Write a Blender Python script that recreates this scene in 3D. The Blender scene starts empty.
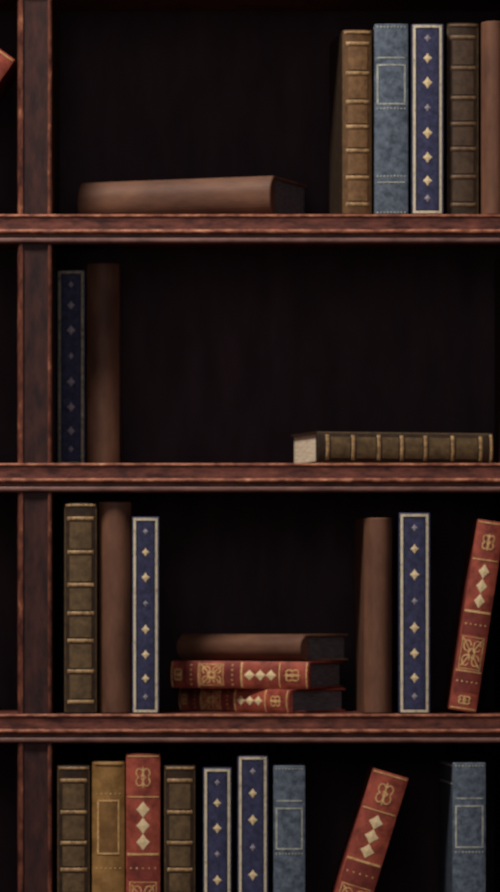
import bpy, bmesh, math, random
from mathutils import Vector, Matrix, Euler
random.seed(4)
R = math.radians
S = 0.0012                 # metres per photograph pixel on the plane of the shelf fronts
D = 5.0                    # camera distance from that plane
HX, HY = 220.0, 600.0      # eye point, in photograph pixels
Z0 = 0.12                  # top of the lowest shelf above the floor
SHELF = {0: -36, 1: 214, 2: 463, 3: 714, 4: 965}
def PX(px, y=0.0): return (HX-250)*S + (px-HX)*S*(D+y)/D
def PZ(py): return (965-py)*S + Z0
col = bpy.context.scene.collection
scn = bpy.context.scene

# ------------------------------------------------------------------ materials
def srgb(r, g, b):
    f = lambda c: (c/255/12.92) if c/255 <= 0.04045 else ((c/255+0.055)/1.055)**2.4
    return (f(r), f(g), f(b), 1)
def noisy(name, c1, c2, scale=60, detail=6, rough=0.6, bump=0.15, stretch=(1,1,1), metal=0.0, lo=0.35, hi=0.65, c3=None, spec=0.3):
    m = bpy.data.materials.new(name); m.use_nodes = True
    nt = m.node_tree; N = nt.nodes; L = nt.links
    b = N['Principled BSDF']; b.inputs['Roughness'].default_value = rough
    b.inputs['Metallic'].default_value = metal
    b.inputs['Specular IOR Level'].default_value = spec
    tc = N.new('ShaderNodeTexCoord'); mp = N.new('ShaderNodeMapping'); mp.inputs['Scale'].default_value = stretch
    L.new(tc.outputs['Object'], mp.inputs['Vector'])
    oi = N.new('ShaderNodeObjectInfo'); ad = N.new('ShaderNodeVectorMath'); ad.operation = 'ADD'
    ml = N.new('ShaderNodeMath'); ml.operation = 'MULTIPLY'; ml.inputs[1].default_value = 7.0
    L.new(oi.outputs['Random'], ml.inputs[0]); L.new(mp.outputs['Vector'], ad.inputs[0]); L.new(ml.outputs[0], ad.inputs[1])
    n = N.new('ShaderNodeTexNoise'); n.inputs['Scale'].default_value = scale; n.inputs['Detail'].default_value = detail
    n.inputs['Roughness'].default_value = 0.65
    L.new(ad.outputs[0], n.inputs['Vector'])
    r = N.new('ShaderNodeValToRGB'); e = r.color_ramp.elements
    e[0].position = lo; e[0].color = srgb(*c1); e[1].position = hi; e[1].color = srgb(*c2)
    if c3:
        k = r.color_ramp.elements.new(min(0.98, hi+0.1)); k.color = srgb(*c3)
    L.new(n.outputs['Fac'], r.inputs['Fac']); L.new(r.outputs['Color'], b.inputs['Base Color'])
    if bump:
        bp = N.new('ShaderNodeBump'); bp.inputs['Strength'].default_value = bump; bp.inputs['Distance'].default_value = 0.001
        L.new(n.outputs['Fac'], bp.inputs['Height']); L.new(bp.outputs['Normal'], b.inputs['Normal'])
    return m
M = {}
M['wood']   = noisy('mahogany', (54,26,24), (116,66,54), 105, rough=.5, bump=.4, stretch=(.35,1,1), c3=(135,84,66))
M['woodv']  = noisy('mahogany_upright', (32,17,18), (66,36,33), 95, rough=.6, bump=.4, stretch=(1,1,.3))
M['edge']   = noisy('worn_mahogany_edge', (104,56,42), (170,110,84), 130, rough=.45, bump=.5, stretch=(.5,1,1), lo=.4, hi=.6, c3=(208,152,120))
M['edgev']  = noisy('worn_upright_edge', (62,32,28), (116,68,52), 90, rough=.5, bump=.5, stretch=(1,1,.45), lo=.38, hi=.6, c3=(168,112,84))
M['lip']    = noisy('dull_lower_lip', (84,56,52), (128,92,84), 60, rough=.5, bump=.3, stretch=(.4,1,1))
M['back']   = noisy('ebonised_back_board', (46,34,40), (62,48,54), 30, rough=.8, bump=.1, stretch=(1,1,.3))
M['brown']  = noisy('plain_brown_calf', (78,52,40), (112,78,60), 28, rough=.6, bump=.2, stretch=(1,1,.35))
M['rib']    = noisy('dark_ribbed_leather', (36,26,18), (58,44,30), 90, rough=.6, bump=.4)
M['ribpan'] = noisy('olive_spine_panel', (72,58,40), (106,86,58), 110, rough=.6, bump=.4)
M['tanpan'] = noisy('tan_spine_panel', (96,70,46), (130,98,64), 110, rough=.6, bump=.4)
M['tandark']= noisy('tan_leather', (76,52,32), (108,78,46), 90, rough=.6, bump=.4)
M['duskpan']= noisy('umber_spine_panel', (56,42,32), (78,60,44), 110, rough=.6, bump=.4)
M['duskband']= noisy('dull_band', (84,64,46), (116,92,66), 160, rough=.5, bump=.3)
M['band']   = noisy('worn_band', (110,86,58), (182,150,106), 200, rough=.5, bump=.3)
M['navy']   = noisy('navy_cloth', (34,38,64), (60,64,98), 120, rough=.7, bump=.3)
M['navyd']  = noisy('navy_board', (24,25,42), (38,40,58), 90, rough=.7, bump=.3)
M['cream']  = noisy('cream_gilding', (132,126,106), (206,198,172), 210, rough=.5, bump=.2, lo=.3, hi=.5)
M['shadegilt']   = noisy('shaded_gilding', (96,96,84), (168,164,140), 190, rough=.5, bump=.2, lo=.35, hi=.6)  # cream gilding darkened, so its colour carries the shade of the recess
M['mauve']  = noisy('mauve_star', (126,122,134), (160,154,160), 200, rough=.5, bump=.1)
M['slate']  = noisy('slate_cloth', (58,70,84), (100,114,130), 130, rough=.7, bump=.4)
M['slated'] = noisy('slate_board', (44,54,66), (66,78,92), 90, rough=.7, bump=.4)
M['silver'] = noisy('silver_gilding', (130,138,134), (190,196,184), 180, rough=.5, bump=.1)
M['red']    = noisy('red_morocco', (112,50,41), (170,86,68), 60, rough=.5, bump=.3)
M['redd']   = noisy('red_morocco_label', (96,42,38), (134,62,52), 60, rough=.5, bump=.3)
M['redb']   = noisy('red_board', (100,40,34), (132,60,48), 60, rough=.6, bump=.3)
M['gold']   = noisy('gold_tooling', (176,136,84), (226,192,136), 160, rough=.45, bump=.1)
M['golds']  = noisy('gold_leaf_bright', (206,184,140), (232,214,172), 160, rough=.45, bump=.1)
M['ochre']  = noisy('ochre_calf', (116,86,46), (158,122,72), 50, rough=.55, bump=.3)
M['ochred'] = noisy('ochre_label', (104,76,42), (136,102,60), 60, rough=.55, bump=.3)
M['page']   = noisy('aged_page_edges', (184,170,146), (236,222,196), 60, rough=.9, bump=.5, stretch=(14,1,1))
M['pageg']  = noisy('shade_grey_page_edges', (70,68,74), (112,110,116), 60, rough=.9, bump=.5, stretch=(14,1,1))  # page edges greyed to hold the shade of ends turned from the light
M['floor']  = noisy('floor_boards', (50,34,28), (84,58,44), 12, rough=.5, bump=.1, stretch=(1,6,1))
M['wall']   = noisy('wall_paint', (44,36,38), (54,44,46), 8, rough=.9, bump=.05)

# ------------------------------------------------------------------ mesh helpers
class MB:
    def __init__(s): s.v = []; s.f = []; s.m = []
    def add(s, vs, fs, mi=0):
        o = len(s.v); s.v += [tuple(p) for p in vs]; s.f += [tuple(i+o for i in f) for f in fs]; s.m += [mi]*len(fs)
    def box(s, a, b, mi=0):
        x0,y0,z0 = a; x1,y1,z1 = b
        s.add([(x0,y0,z0),(x1,y0,z0),(x1,y1,z0),(x0,y1,z0),(x0,y0,z1),(x1,y0,z1),(x1,y1,z1),(x0,y1,z1)],
              [(0,3,2,1),(4,5,6,7),(0,1,5,4),(1,2,6,5),(2,3,7,6),(3,0,4,7)], mi)
    def build(s, name, mats, parent=None, bevel=0.0, smooth=False):
        me = bpy.data.meshes.new(name); me.from_pydata(s.v, [], s.f)
        for m in (mats if isinstance(mats, (list, tuple)) else [mats]): me.materials.append(m)
        for p, mi in zip(me.polygons, s.m): p.material_index = mi
        bm = bmesh.new(); bm.from_mesh(me)
        bmesh.ops.recalc_face_normals(bm, faces=bm.faces)
        if bevel:
            bmesh.ops.remove_doubles(bm, verts=bm.verts, dist=1e-6)
            bmesh.ops.bevel(bm, geom=bm.edges[:], offset=bevel, segments=2, profile=.6, affect='EDGES')
        bm.to_mesh(me); bm.free()
        if smooth:
            for p in me.polygons: p.use_smooth = True
        me.update()
        o = bpy.data.objects.new(name, me); col.objects.link(o)
        if parent: o.parent = parent
        return o
def tag(o, label=None, cat=None, group=None, kind=None):
    if label: o['label'] = label
    if cat: o['category'] = cat
    if group: o['group'] = group
    if kind: o['kind'] = kind
def empty(name):
    o = bpy.data.objects.new(name, None); o.empty_display_size = .03; col.objects.link(o); return o

def prism(mb, prof, t0, t1, axis, mats):
    """closed profile extruded from t0 to t1; axis 'x': profile is (y,z); axis 'z': profile is (x,y)"""
    n = len(prof)
    P = (lambda t, a, b: (t, a, b)) if axis == 'x' else (lambda t, a, b: (a, b, t))
    vs = [P(t0, a, b) for a, b in prof] + [P(t1, a, b) for a, b in prof]
    o = len(mb.v); mb.v += vs
    for i in range(n):
        j = (i+1) % n
        mb.f.append((o+i, o+j, o+n+j, o+n+i)); mb.m.append(mats[i])
    mb.f.append(tuple(o+i for i in range(n))); mb.m.append(0)
    mb.f.append(tuple(o+n+i for i in reversed(range(n)))); mb.m.append(0)

# ------------------------------------------------------------------ the setting
f = MB(); f.box((-2.2, -5.6, -0.03), (2.2, .50, 0)); o = f.build('floor', M['floor']); tag(o, kind='structure')
w = MB(); w.box((-2.2, .30, 0), (2.2, .42, 2.9)); o = w.build('wall_back', M['wall']); tag(o, kind='structure')

# ------------------------------------------------------------------ bookcase
case = empty('bookcase')
case.location = (PX(150), .13, 0)
tag(case, 'tall dark mahogany bookcase with worn red-brown shelf edges holding all the books', 'bookcase')
CX, CY = case.location.x, case.location.y
XL, XR = PX(-275), PX(800)
def reloc(o): o.location = (-CX, -CY, 0)
shelf_prof = [(260,0),(3,0),(1,-.5),(0,-1.6),(0,-2.8),(1.6,-3.8),(2.0,-10),(1.6,-18.2),(0,-19.2),(-.5,-20.6),(0,-22.2),(2,-23.2),
              (6,-23.8),(6,-27.6),(3.4,-28.4),(2.2,-30),(2.2,-32.4),(3.6,-34.2),(6,-35),(18,-35),(18,-20),(260,-20)]
shelf_mat  = [0,1,1,1,1,0,0,1,1,1,1,0,0,2,2,2,2,0,0,0,0,0]
for k in range(5):
    zt = PZ(SHELF[k]); mb = MB()
    prism(mb, [(a/1000, zt+b/1000) for a, b in shelf_prof], XL+.001, XR-.001, 'x', shelf_mat)
    reloc(mb.build('shelf', [M['wood'], M['edge'], M['lip']], case))
def upright(px0, px1, z0, z1, name='divider'):
    a, b = PX(px0), PX(px1); e = .0078; e2 = .0058
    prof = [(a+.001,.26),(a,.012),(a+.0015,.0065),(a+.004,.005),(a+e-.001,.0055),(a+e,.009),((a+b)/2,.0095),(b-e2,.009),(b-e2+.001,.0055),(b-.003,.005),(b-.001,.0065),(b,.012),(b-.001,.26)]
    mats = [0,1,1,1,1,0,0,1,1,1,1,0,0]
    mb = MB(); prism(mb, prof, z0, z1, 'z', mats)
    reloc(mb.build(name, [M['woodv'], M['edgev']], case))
for k in range(4):
    z1 = PZ(SHELF[k])-.0352; z0 = PZ(SHELF[k+1])+.0002
    # the fascia hangs in front of the uprights, so they run up to the shelf board behind it
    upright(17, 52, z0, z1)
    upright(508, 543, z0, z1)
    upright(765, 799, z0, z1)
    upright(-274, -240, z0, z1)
mb = MB(); mb.box((XL, .2605, .0), (XR, .275, PZ(SHELF[0]))); reloc(mb.build('back_panel', M['back'], case))
mb = MB(); mb.box((XL+.003, .012, 0), (XR-.003, .255, PZ(965)-.0352)); reloc(mb.build('plinth', M['woodv'], case, bevel=.002))

# ------------------------------------------------------------------ books
# local frame of a book: x thickness, y depth (spine at y = 0, facing -y), z height
class Book:
    def __init__(s, name, w, h, d, bulge=.0035):
        s.w, s.h, s.d, s.b = w*S, h*S, d*S, bulge
        s.root = empty(name)
    def surf(s, x): return s.b*min(1, abs(2*x/s.w))**2.4
    def body(s, spine_m, board_m):
        w, h, d, b = s.w, s.h, s.d, s.b
        bt = .0026
        mb = MB(); n = 14
        us = [-1+2*i/n for i in range(n+1)]
        prof = [(u*w/2, s.surf(u*w/2)) for u in us] + [(w/2, b+.0045), (w/2-.002, b+.005), (-w/2+.002, b+.005), (-w/2, b+.0045)]
        # slightly softened head and tail
        np_ = len(prof); zs = [(0, .0012), (.0012, 0), (h-.0012, 0), (h, .0012)]
        o = 0
        for z, ins in zs:
            for x, y in prof: mb.v.append((x*(1-2*ins/w*.6), y+ins*(1 if y < b+.001 else 0), z))
        for k in range(3):
            for i in range(np_):
                j = (i+1) % np_
                mb.f.append((k*np_+i, k*np_+j, (k+1)*np_+j, (k+1)*np_+i)); mb.m.append(0)
        mb.f.append(tuple(range(np_))); mb.m.append(0)
        mb.f.append(tuple(3*np_+i for i in range(np_))); mb.m.append(0)
        s.spine = mb.build('spine', spine_m, s.root)
        for sx, nm in ((-1, 'back_cover'), (1, 'front_cover')):
            mb = MB(); x0, x1 = sorted((sx*(w/2-.0001), sx*(w/2-bt)))
            mb.box((x0, b+.0056, .0002), (x1, d, h-.0002)); c = mb.build(nm, board_m, s.root, bevel=.0006)
            if sx < 0: s.left = c
            else: s.right = c
        mb = MB(); xi = w/2-bt-.0001
        m_ = 8
        mb.box((-xi, b+.0056, .0035), (xi, d-.004, h-.0035)); s.pages = mb.build('page_block', M['page'], s.root)
        return s
    # pieces that follow the curve of the spine
    def rect(s, mb, x0, x1, z0, z1, t=.0004, mi=0, n=None):
        n = n or max(1, int(abs(x1-x0)/.003)); vs = []
        for i in range(n+1):
            x = x0+(x1-x0)*i/n; y = s.surf(x)
            for z in (z0, z1): vs += [(x, y-t, z), (x, y+.0003, z)]
        fs = []
        for i in range(n):
            a = i*4; c = a+4
            fs += [(a, c, c+2, a+2), (a+1, a+3, c+3, c+1), (a, a+1, c+1, c), (a+2, c+2, c+3, a+3)]
        fs += [(0,2,3,1), (n*4, n*4+1, n*4+3, n*4+2)]
        mb.add(vs, fs, mi)
    def star(s, mb, cx, cz, rx, rz, pinch=.45, t=.0007, n=4, mi=0):
        pts = []
        for k in range(2*n):
            a = math.pi/2 + math.pi*k/n; q = 1 if k % 2 == 0 else pinch
            pts.append((cx+rx*q*math.cos(a), cz+rz*q*math.sin(a)))
        vs = [(cx, s.surf(cx)-t*1.6, cz)] + [(x, s.surf(x)-t*.6, z) for x, z in pts] + [(x, s.surf(x)+.0003, z) for x, z in pts]
        m = len(pts); fs = []
        for i in range(m):
            j = (i+1) % m
            fs += [(0, 1+i, 1+j), (1+i, 1+m+i, 1+m+j, 1+j)]
        fs.append(tuple(1+m+i for i in range(m)))
        mb.add(vs, fs, mi)
    def frame(s, mb, hx, z0, z1, t, th=.0004):
        s.rect(mb, -hx, hx, z0, z0+t, th); s.rect(mb, -hx, hx, z1-t, z1, th)
        s.rect(mb, -hx, -hx+t, z0+t, z1-t, th); s.rect(mb, hx-t, hx, z0+t, z1-t, th)
    def dots(s, mb, z, hx, n, r=.0008):
        for i in range(n):
            x = -hx+2*hx*i/(n-1); s.star(mb, x, z, r, r, .8, .0004)
    def curl(s, mb, pts, r=.0005):
        """thin raised scroll line through (x,z) points"""
        r *= 1.3
        for (x0, z0), (x1, z1) in zip(pts, pts[1:]):
            dx, dz = x1-x0, z1-z0; l = math.hypot(dx, dz) or 1e-9; nx, nz = -dz/l*r, dx/l*r
            q = [(x0+nx, z0+nz), (x1+nx, z1+nz), (x1-nx, z1-nz), (x0-nx, z0-nz)]
            vs = [(x, s.surf(x)-.0005, z) for x, z in q] + [(x, s.surf(x)+.0003, z) for x, z in q]
            mb.add(vs, [(0,1,2,3), (4,7,6,5), (0,4,5,1), (1,5,6,2), (2,6,7,3), (3,7,4,0)])
    def band(s, z, m, r=.0016, hx=None, out=.0012, name='raised_band'):
        hx = hx or s.w/2*.9; mb = MB(); n = 12; K = 6; vs = []
        for i in range(n+1):
            x = -hx+2*hx*i/n; y = s.surf(x); e = 1 if 0 < i < n else .5
            for k in range(K+1):
                a = math.pi*k/K
                vs.append((x, y-out*e*math.sin(a)+.0002, z+r*math.cos(a)))
        fs = []
        for i in range(n):
            for k in range(K): a = i*(K+1)+k; fs.append((a, a+1, a+K+2, a+K+1))
            fs.append((i*(K+1), (i+1)*(K+1), (i+1)*(K+1)+K, i*(K+1)+K))
        fs.append(tuple(range(K+1))); fs.append(tuple(n*(K+1)+k for k in range(K+1)))
        mb.add(vs, fs); return mb.build(name, m, s.spine, smooth=False)
    def headcap(s, m):
        s.band(s.h-.0032, m, r=.0018, out=.0014, name='head_cap')

def circ(cx, cz, rx, rz, a0, a1, n=10):
    return [(cx+rx*math.cos(R(a0+(a1-a0)*i/n)), cz+rz*math.sin(R(a0+(a1-a0)*i/n))) for i in range(n+1)]

def navy_book(name, w, h, d, gilt='cream', dark=False):
    if dark: gilt = 'shadegilt'  # set-back book: shade put into duller gilding and star colours
    b = Book(name, w, h, d, .0022).body(M['navy'], M['navyd']); H = b.h
    mb = MB(); b.frame(mb, b.w/2*.90, .0015, H-.0015, .0030); mb.build('gilt_border', M[gilt], b.spine)
    mb = MB(); b.frame(mb, b.w/2*.90-.0036, .0050, H-.0050, .0011, .0002); mb.build('inner_rule', M['navyd'], b.spine)
    k = w/30
    for fr, big in ((.075,.8),(.18,1.05),(.308,1.2),(.44,.8),(.572,1.2),(.70,1.15),(.822,1.1),(.915,.8)):
        mb = MB(); b.star(mb, 0, H*(1-fr), .0047*big*k, .0055*big*k, .58)
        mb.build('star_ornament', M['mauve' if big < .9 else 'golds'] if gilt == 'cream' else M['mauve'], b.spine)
    return b
def ribbed_book(name, w, h, d, tan=False, dull=False):
    b = Book(name, w, h, d, .0045).body(M['tandark' if tan else 'rib'], M['rib']); H = b.h
    fr = [.075, .235, .39, .525, .655, .80, .945]
    bm_ = M['duskband' if dull else 'band']
    b.headcap(bm_)
    for q in fr: b.band(H*(1-q), bm_, r=.0024, hx=b.w/2*.80)
    edges = fr
    for q0, q1 in zip(edges, edges[1:]):
        mb = MB(); z1 = H*(1-q0)-.0042; z0 = H*(1-q1)+.0042
        b.rect(mb, -b.w/2*.66, b.w/2*.66, z0, z1, .0007); mb.build('spine_panel', M['tanpan' if tan else 'duskpan' if dull else 'ribpan'], b.spine)
    for sx in (-1, 1):
        mb = MB(); b.rect(mb, sx*b.w/2*.93-.0005, sx*b.w/2*.93+.0005, .002, H-.006, .0003)
        mb.build('edge_rule', M['ribpan'], b.spine)
    return b
def plain_book(name, w, h, d):
    b = Book(name, w, h, d, .012).body(M['brown'], M['brown'])
    return b
def slate_book(name, w, h, d):
    b = Book(name, w, h, d, .003).body(M['slate'], M['slated']); H = b.h; hx = b.w/2*.82
    def Zf(p): return H*(1-p/189)
    for p in (3, 84, 151, 187):
        mb = MB(); b.dots(mb, Zf(p), hx, 9, .0012); mb.build('dotted_line', M['silver'], b.spine)
    for p in (33.5, 157):
        mb = MB(); b.rect(mb, -hx, hx, Zf(p)-.0007, Zf(p)+.0007, .0004); mb.build('silver_rule', M['silver'], b.spine)
    mb = MB(); b.frame(mb, b.w/2*.86, Zf(80), Zf(40), .0018); mb.build('label_frame', M['silver'], b.spine)
    # fine rules across the visible board
    x = -b.w/2
    for p in (3, 20):
        mb = MB(); mb.box((x-.0002, b.b+.007, Zf(p)-.0009), (x+.0006, b.d-.004, Zf(p)+.0009))
        mb.build('board_rule', M['silver'], b.left)
    return b
def red_book(name, w, h, d):
    b = Book(name, w, h, d, .0035).body(M['red'], M['redb']); H = b.h; W = b.w
    Z = lambda q: H*(1-q)
    for q0, q1 in ((.49, .60), (.80, .90)):
        mb = MB(); b.rect(mb, -W/2*.94, W/2*.94, Z(q1), Z(q0), .0003); mb.build('dark_band', M['redd'], b.spine)
    for q in (.012, .205, .478, .79, .985):
        mb = MB(); t = .0013 if q == .478 else .0007
        b.rect(mb, -W/2*.93, W/2*.93, Z(q)-t, Z(q)+t, .0005); mb.build('gilt_rule', M['gold'], b.spine)
    for q in (.265, .342, .42):
        mb = MB(); b.star(mb, 0, Z(q), W*.20, H*.039, .66, .0007); mb.build('diamond_ornament', M['golds'], b.spine)
    for q in (.545, .845):
        mb = MB(); b.dots(mb, Z(q), W/2*.72, 5, .0014); mb.build('dotted_line', M['gold'], b.spine)
    # scrollwork panel
    mb = MB(); z0, z1 = Z(.78), Z(.61); zc = (z0+z1)/2; hx = W/2*.80; hz = (z1-z0)/2
    b.frame(mb, hx, z0, z1, .0009, .0005)
    for sx in (-1, 1):
        for sz in (-1, 1):
            b.curl(mb, circ(sx*hx*.45, zc+sz*hz*.45, hx*.33, hz*.33, 0, 330), .00055)
            b.curl(mb, [(sx*hx*.1, zc+sz*hz*.1), (sx*hx*.85, zc+sz*hz*.85)], .0006)
    b.curl(mb, circ(0, zc, hx*.28, hz*.28, 0, 360), .0007)
    mb.build('scroll_panel', M['gold'], b.spine)
    for q in (.112, .94):
        mb = MB(); z = Z(q); r = W*.14
        hgt = 1.3 if q < .5 else .7
        for sx in (-1, 1):
            b.curl(mb, circ(sx*r*.75, z+r*hgt*.7, r*.7, r*.7*hgt, -60, 260), .0006)
            b.curl(mb, circ(sx*r*.75, z-r*hgt*.7, r*.7, r*.7*hgt, -260, 60), .0006)
        b.curl(mb, [(0, z-r*1.7*hgt), (0, z+r*1.7*hgt)], .0006)
        mb.build('flourish_ornament', M['gold'], b.spine)
    return b
def ochre_book(name, w, h, d):
    b = Book(name, w, h, d, .006).body(M['ochre'], M['ochred']); H = b.h; W = b.w
    Z = lambda p: H*(1-p/201)
    b.headcap(M['ochre'])
    mb = MB(); b.rect(mb, -W/2*.62, W/2*.62, Z(90), Z(40), .0004); mb.build('title_label', M['ochred'], b.spine)
    mb = MB(); b.frame(mb, W/2*.68, Z(92), Z(38), .0019, .0008); mb.build('label_frame', M['gold'], b.spine)
    for p in (32, 106, 150, 190):
        mb = MB(); b.dots(mb, Z(p), W/2*.72, 6, .0011); mb.build('dotted_line', M['gold'], b.spine)
    return b
MAKE = dict(navy=navy_book, ribbed=ribbed_book, plain=plain_book, slate=slate_book, red=red_book, ochre=ochre_book)
NAME = dict(navy='navy_book', ribbed='ribbed_leather_book', plain='plain_leather_book', slate='slate_book', red='red_book', ochre='ochre_book')
GROUP = dict(navy='navy books with a pale star-studded spine frame', ribbed='ribbed leather books', plain='plain brown leather books',
             slate='slate blue books', red='red gilt books')

def finish(b, kind, label):
    tag(b.root, label, 'book', GROUP.get(kind)); return b
def stand(kind, row, x0, x1, top, label, y=.009, depth=112, yaw=0, **kw):
    """upright book whose spine covers x0..x1 in the photograph"""
    a, c = PX(x0, y), PX(x1, y); w = (c-a)/S
    # height seen through the eye point
    zt = PZ(HY)+(HY-top)*S*(D+y)/D; zb = PZ(SHELF[row]); h = (zt-zb)/S
    b = MAKE[kind](NAME[kind], w, h, depth, **kw)
    b.root.location = ((a+c)/2, y, zb+.0003); b.root.rotation_euler = (0, 0, R(yaw))
    return finish(b, kind, label)
def lean(kind, row, pivot, w, h, ang, label, y=.012, depth=112, **kw):
    b = MAKE[kind](NAME[kind], w, h, depth, **kw)
    b.root.rotation_euler = (0, R(ang), 0)
    b.root.location = (PX(pivot, y)-b.w/2*math.cos(R(ang)), y, PZ(SHELF[row])+b.w/2*math.sin(R(ang))+.0004)
    return finish(b, kind, label)
def lie(kind, row, near, w, length, yaw, label, under=0.0, y=.012, depth=88, **kw):
    """book lying flat, head to the right; near = photo x of its nearest spine corner; under = height it rests on"""
    b = MAKE[kind](NAME[kind], w, length, depth, **kw)
    ya = R(yaw); L = b.h
    b.root.rotation_mode = 'QUATERNION'
    b.root.rotation_quaternion = (Matrix.Rotation(ya, 4, 'Z') @ Matrix.Rotation(R(90), 4, 'Y')).to_quaternion()
    nx = PX(near, y)
    # spine runs from the root along (cos, sin); the nearest corner is the head for negative yaw, the tail for positive
    if yaw < 0: x, yy = nx-L*math.cos(ya), y-L*math.sin(ya)
    else: x, yy = nx, y
    b.root.location = (x, yy, PZ(SHELF[row])+under+b.w/2+.0003)
    if kind != 'ribbed': b.pages.data.materials[0] = M['pageg']; b.pages['label'] = 'page edges coloured grey for shade'  # right-facing page ends: their shade is put into the grey colour
    finish(b, kind, label)
    return b

# top shelf in view
lean('red', 1, -94, 33, 190, 35, 'red leather book leaning on the upright, only its top corner showing at the left edge')
lie('plain', 1, 270, 40, 210, -21, 'plain brown book lying flat alone on the uppermost shelf in view', depth=112)
stand('ribbed', 1, 343, 372.5, 30, 'tan ribbed leather book at the left end of the row on the uppermost shelf', yaw=5.5, tan=True)
stand('slate', 1, 374.5, 408, 24, 'slate blue book upright between a tan ribbed book and a navy book')
stand('navy', 1, 411.5, 443.5, 24, 'navy star-spined book on the uppermost shelf beside a slate blue book')
stand('ribbed', 1, 447, 479, 23, 'dark ribbed leather book on the uppermost shelf between navy and plain brown books', y=.022, dull=True)
stand('plain', 1, 482, 506.5, 21, 'plain brown book cut by the right edge of the photo on the uppermost shelf')
# second shelf
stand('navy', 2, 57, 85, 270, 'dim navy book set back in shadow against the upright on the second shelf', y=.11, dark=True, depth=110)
stand('plain', 2, 86.5, 119, 263, 'dim plain brown book beside the shadowed navy book on the second shelf', y=.11, depth=110)
lie('ribbed', 2, 318, 32, 186, 15, 'ribbed leather book lying flat alone with its pale page edges facing left', depth=100)
# third shelf
stand('ribbed', 3, 64, 97, 503, 'tall dark ribbed leather book nearest the upright on the third shelf')
stand('plain', 3, 98.5, 130.5, 502, 'plain brown book standing between the ribbed book and a navy book on the third shelf', y=.016)
stand('navy', 3, 132, 159, 517, 'navy star-spined book standing just left of the lying stack')
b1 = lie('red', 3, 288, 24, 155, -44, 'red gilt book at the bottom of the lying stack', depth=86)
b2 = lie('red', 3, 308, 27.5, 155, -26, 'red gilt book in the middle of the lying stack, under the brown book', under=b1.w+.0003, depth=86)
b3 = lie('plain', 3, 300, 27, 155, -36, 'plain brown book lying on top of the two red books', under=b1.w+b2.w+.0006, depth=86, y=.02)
stand('plain', 3, 365, 393, 518, 'plain brown book standing right of the lying stack', yaw=3.5, y=.014)
stand('navy', 3, 399, 430, 513, 'navy star-spined book between a plain brown book and the leaning red book')
lean('red', 3, 476, 27.5, 193, 8.7, 'red gilt book leaning slightly right at the right edge of the third shelf')
# lowest shelf in view
stand('ribbed', 4, 57, 90, 766, 'dark ribbed leather book at the left end of the lowest shelf, beside the ochre book')
stand('ochre', 4, 92, 124.5, 762, 'ochre calf book with a gilt-framed blank title label')
stand('red', 4, 126, 160, 754, 'upright red gilt book between the ochre book and a dark ribbed book')
stand('ribbed', 4, 164, 195.5, 766, 'dark ribbed leather book between the upright red book and a navy book')
stand('navy', 4, 203, 231.5, 768, 'shorter of the two neighbouring navy star-spined books on the lowest shelf')
stand('navy', 4, 237.5, 268, 756, 'taller of the two neighbouring navy star-spined books on the lowest shelf')
stand('slate', 4, 273.5, 305, 766, 'slate blue book beside the taller navy book on the lowest shelf')
lean('red', 4, 352, 37, 194, 17, 'red gilt book tilted steeply on its own between the two slate books')
stand('slate', 4, 453, 486, 763, 'slate blue book standing alone at the right of the lowest shelf', yaw=4)

# ------------------------------------------------------------------ light
def area(name, loc, target, size, power, color):
    l = bpy.data.lights.new(name, 'AREA'); l.shape = 'DISK'; l.size = size; l.energy = power; l.color = color
    o = bpy.data.objects.new(name, l); col.objects.link(o); o.location = loc
    o.rotation_euler = (Vector(target)-Vector(loc)).to_track_quat('-Z', 'Y').to_euler()
    return o
area('ceiling_lamp', (-1.05, -1.5, 3.5), (0, 0, .65), .7, 128, (1, .89, .79))
area('room_glow', (-.2, -2.6, 1.2), (0, 0, .7), 1.2, 6, (1, .88, .84))
wd = bpy.data.worlds.new('world'); scn.world = wd; wd.use_nodes = True
bg = wd.node_tree.nodes['Background']; bg.inputs[0].default_value = (.9, .75, .85, 1); bg.inputs[1].default_value = .10

# ------------------------------------------------------------------ camera
cam = bpy.data.cameras.new('camera'); co = bpy.data.objects.new('camera', cam); col.objects.link(co)
co.location = ((HX-250)*S, -D, PZ(HY)); co.rotation_euler = (R(90), 0, 0)
cam.sensor_fit = 'AUTO'; cam.sensor_width = 36; cam.lens = 36*D/(892*S)
cam.shift_x = (250-HX)/892; cam.shift_y = (HY-446)/892
cam.clip_start = .05
cam.dof.use_dof = True; cam.dof.focus_distance = D-.4; cam.dof.aperture_fstop = 5.6
scn.camera = co
vs = scn.view_settings
vs.view_transform = 'Standard'; vs.look = 'None'; vs.gamma = 1; vs.exposure = 0; vs.use_curve_mapping = False
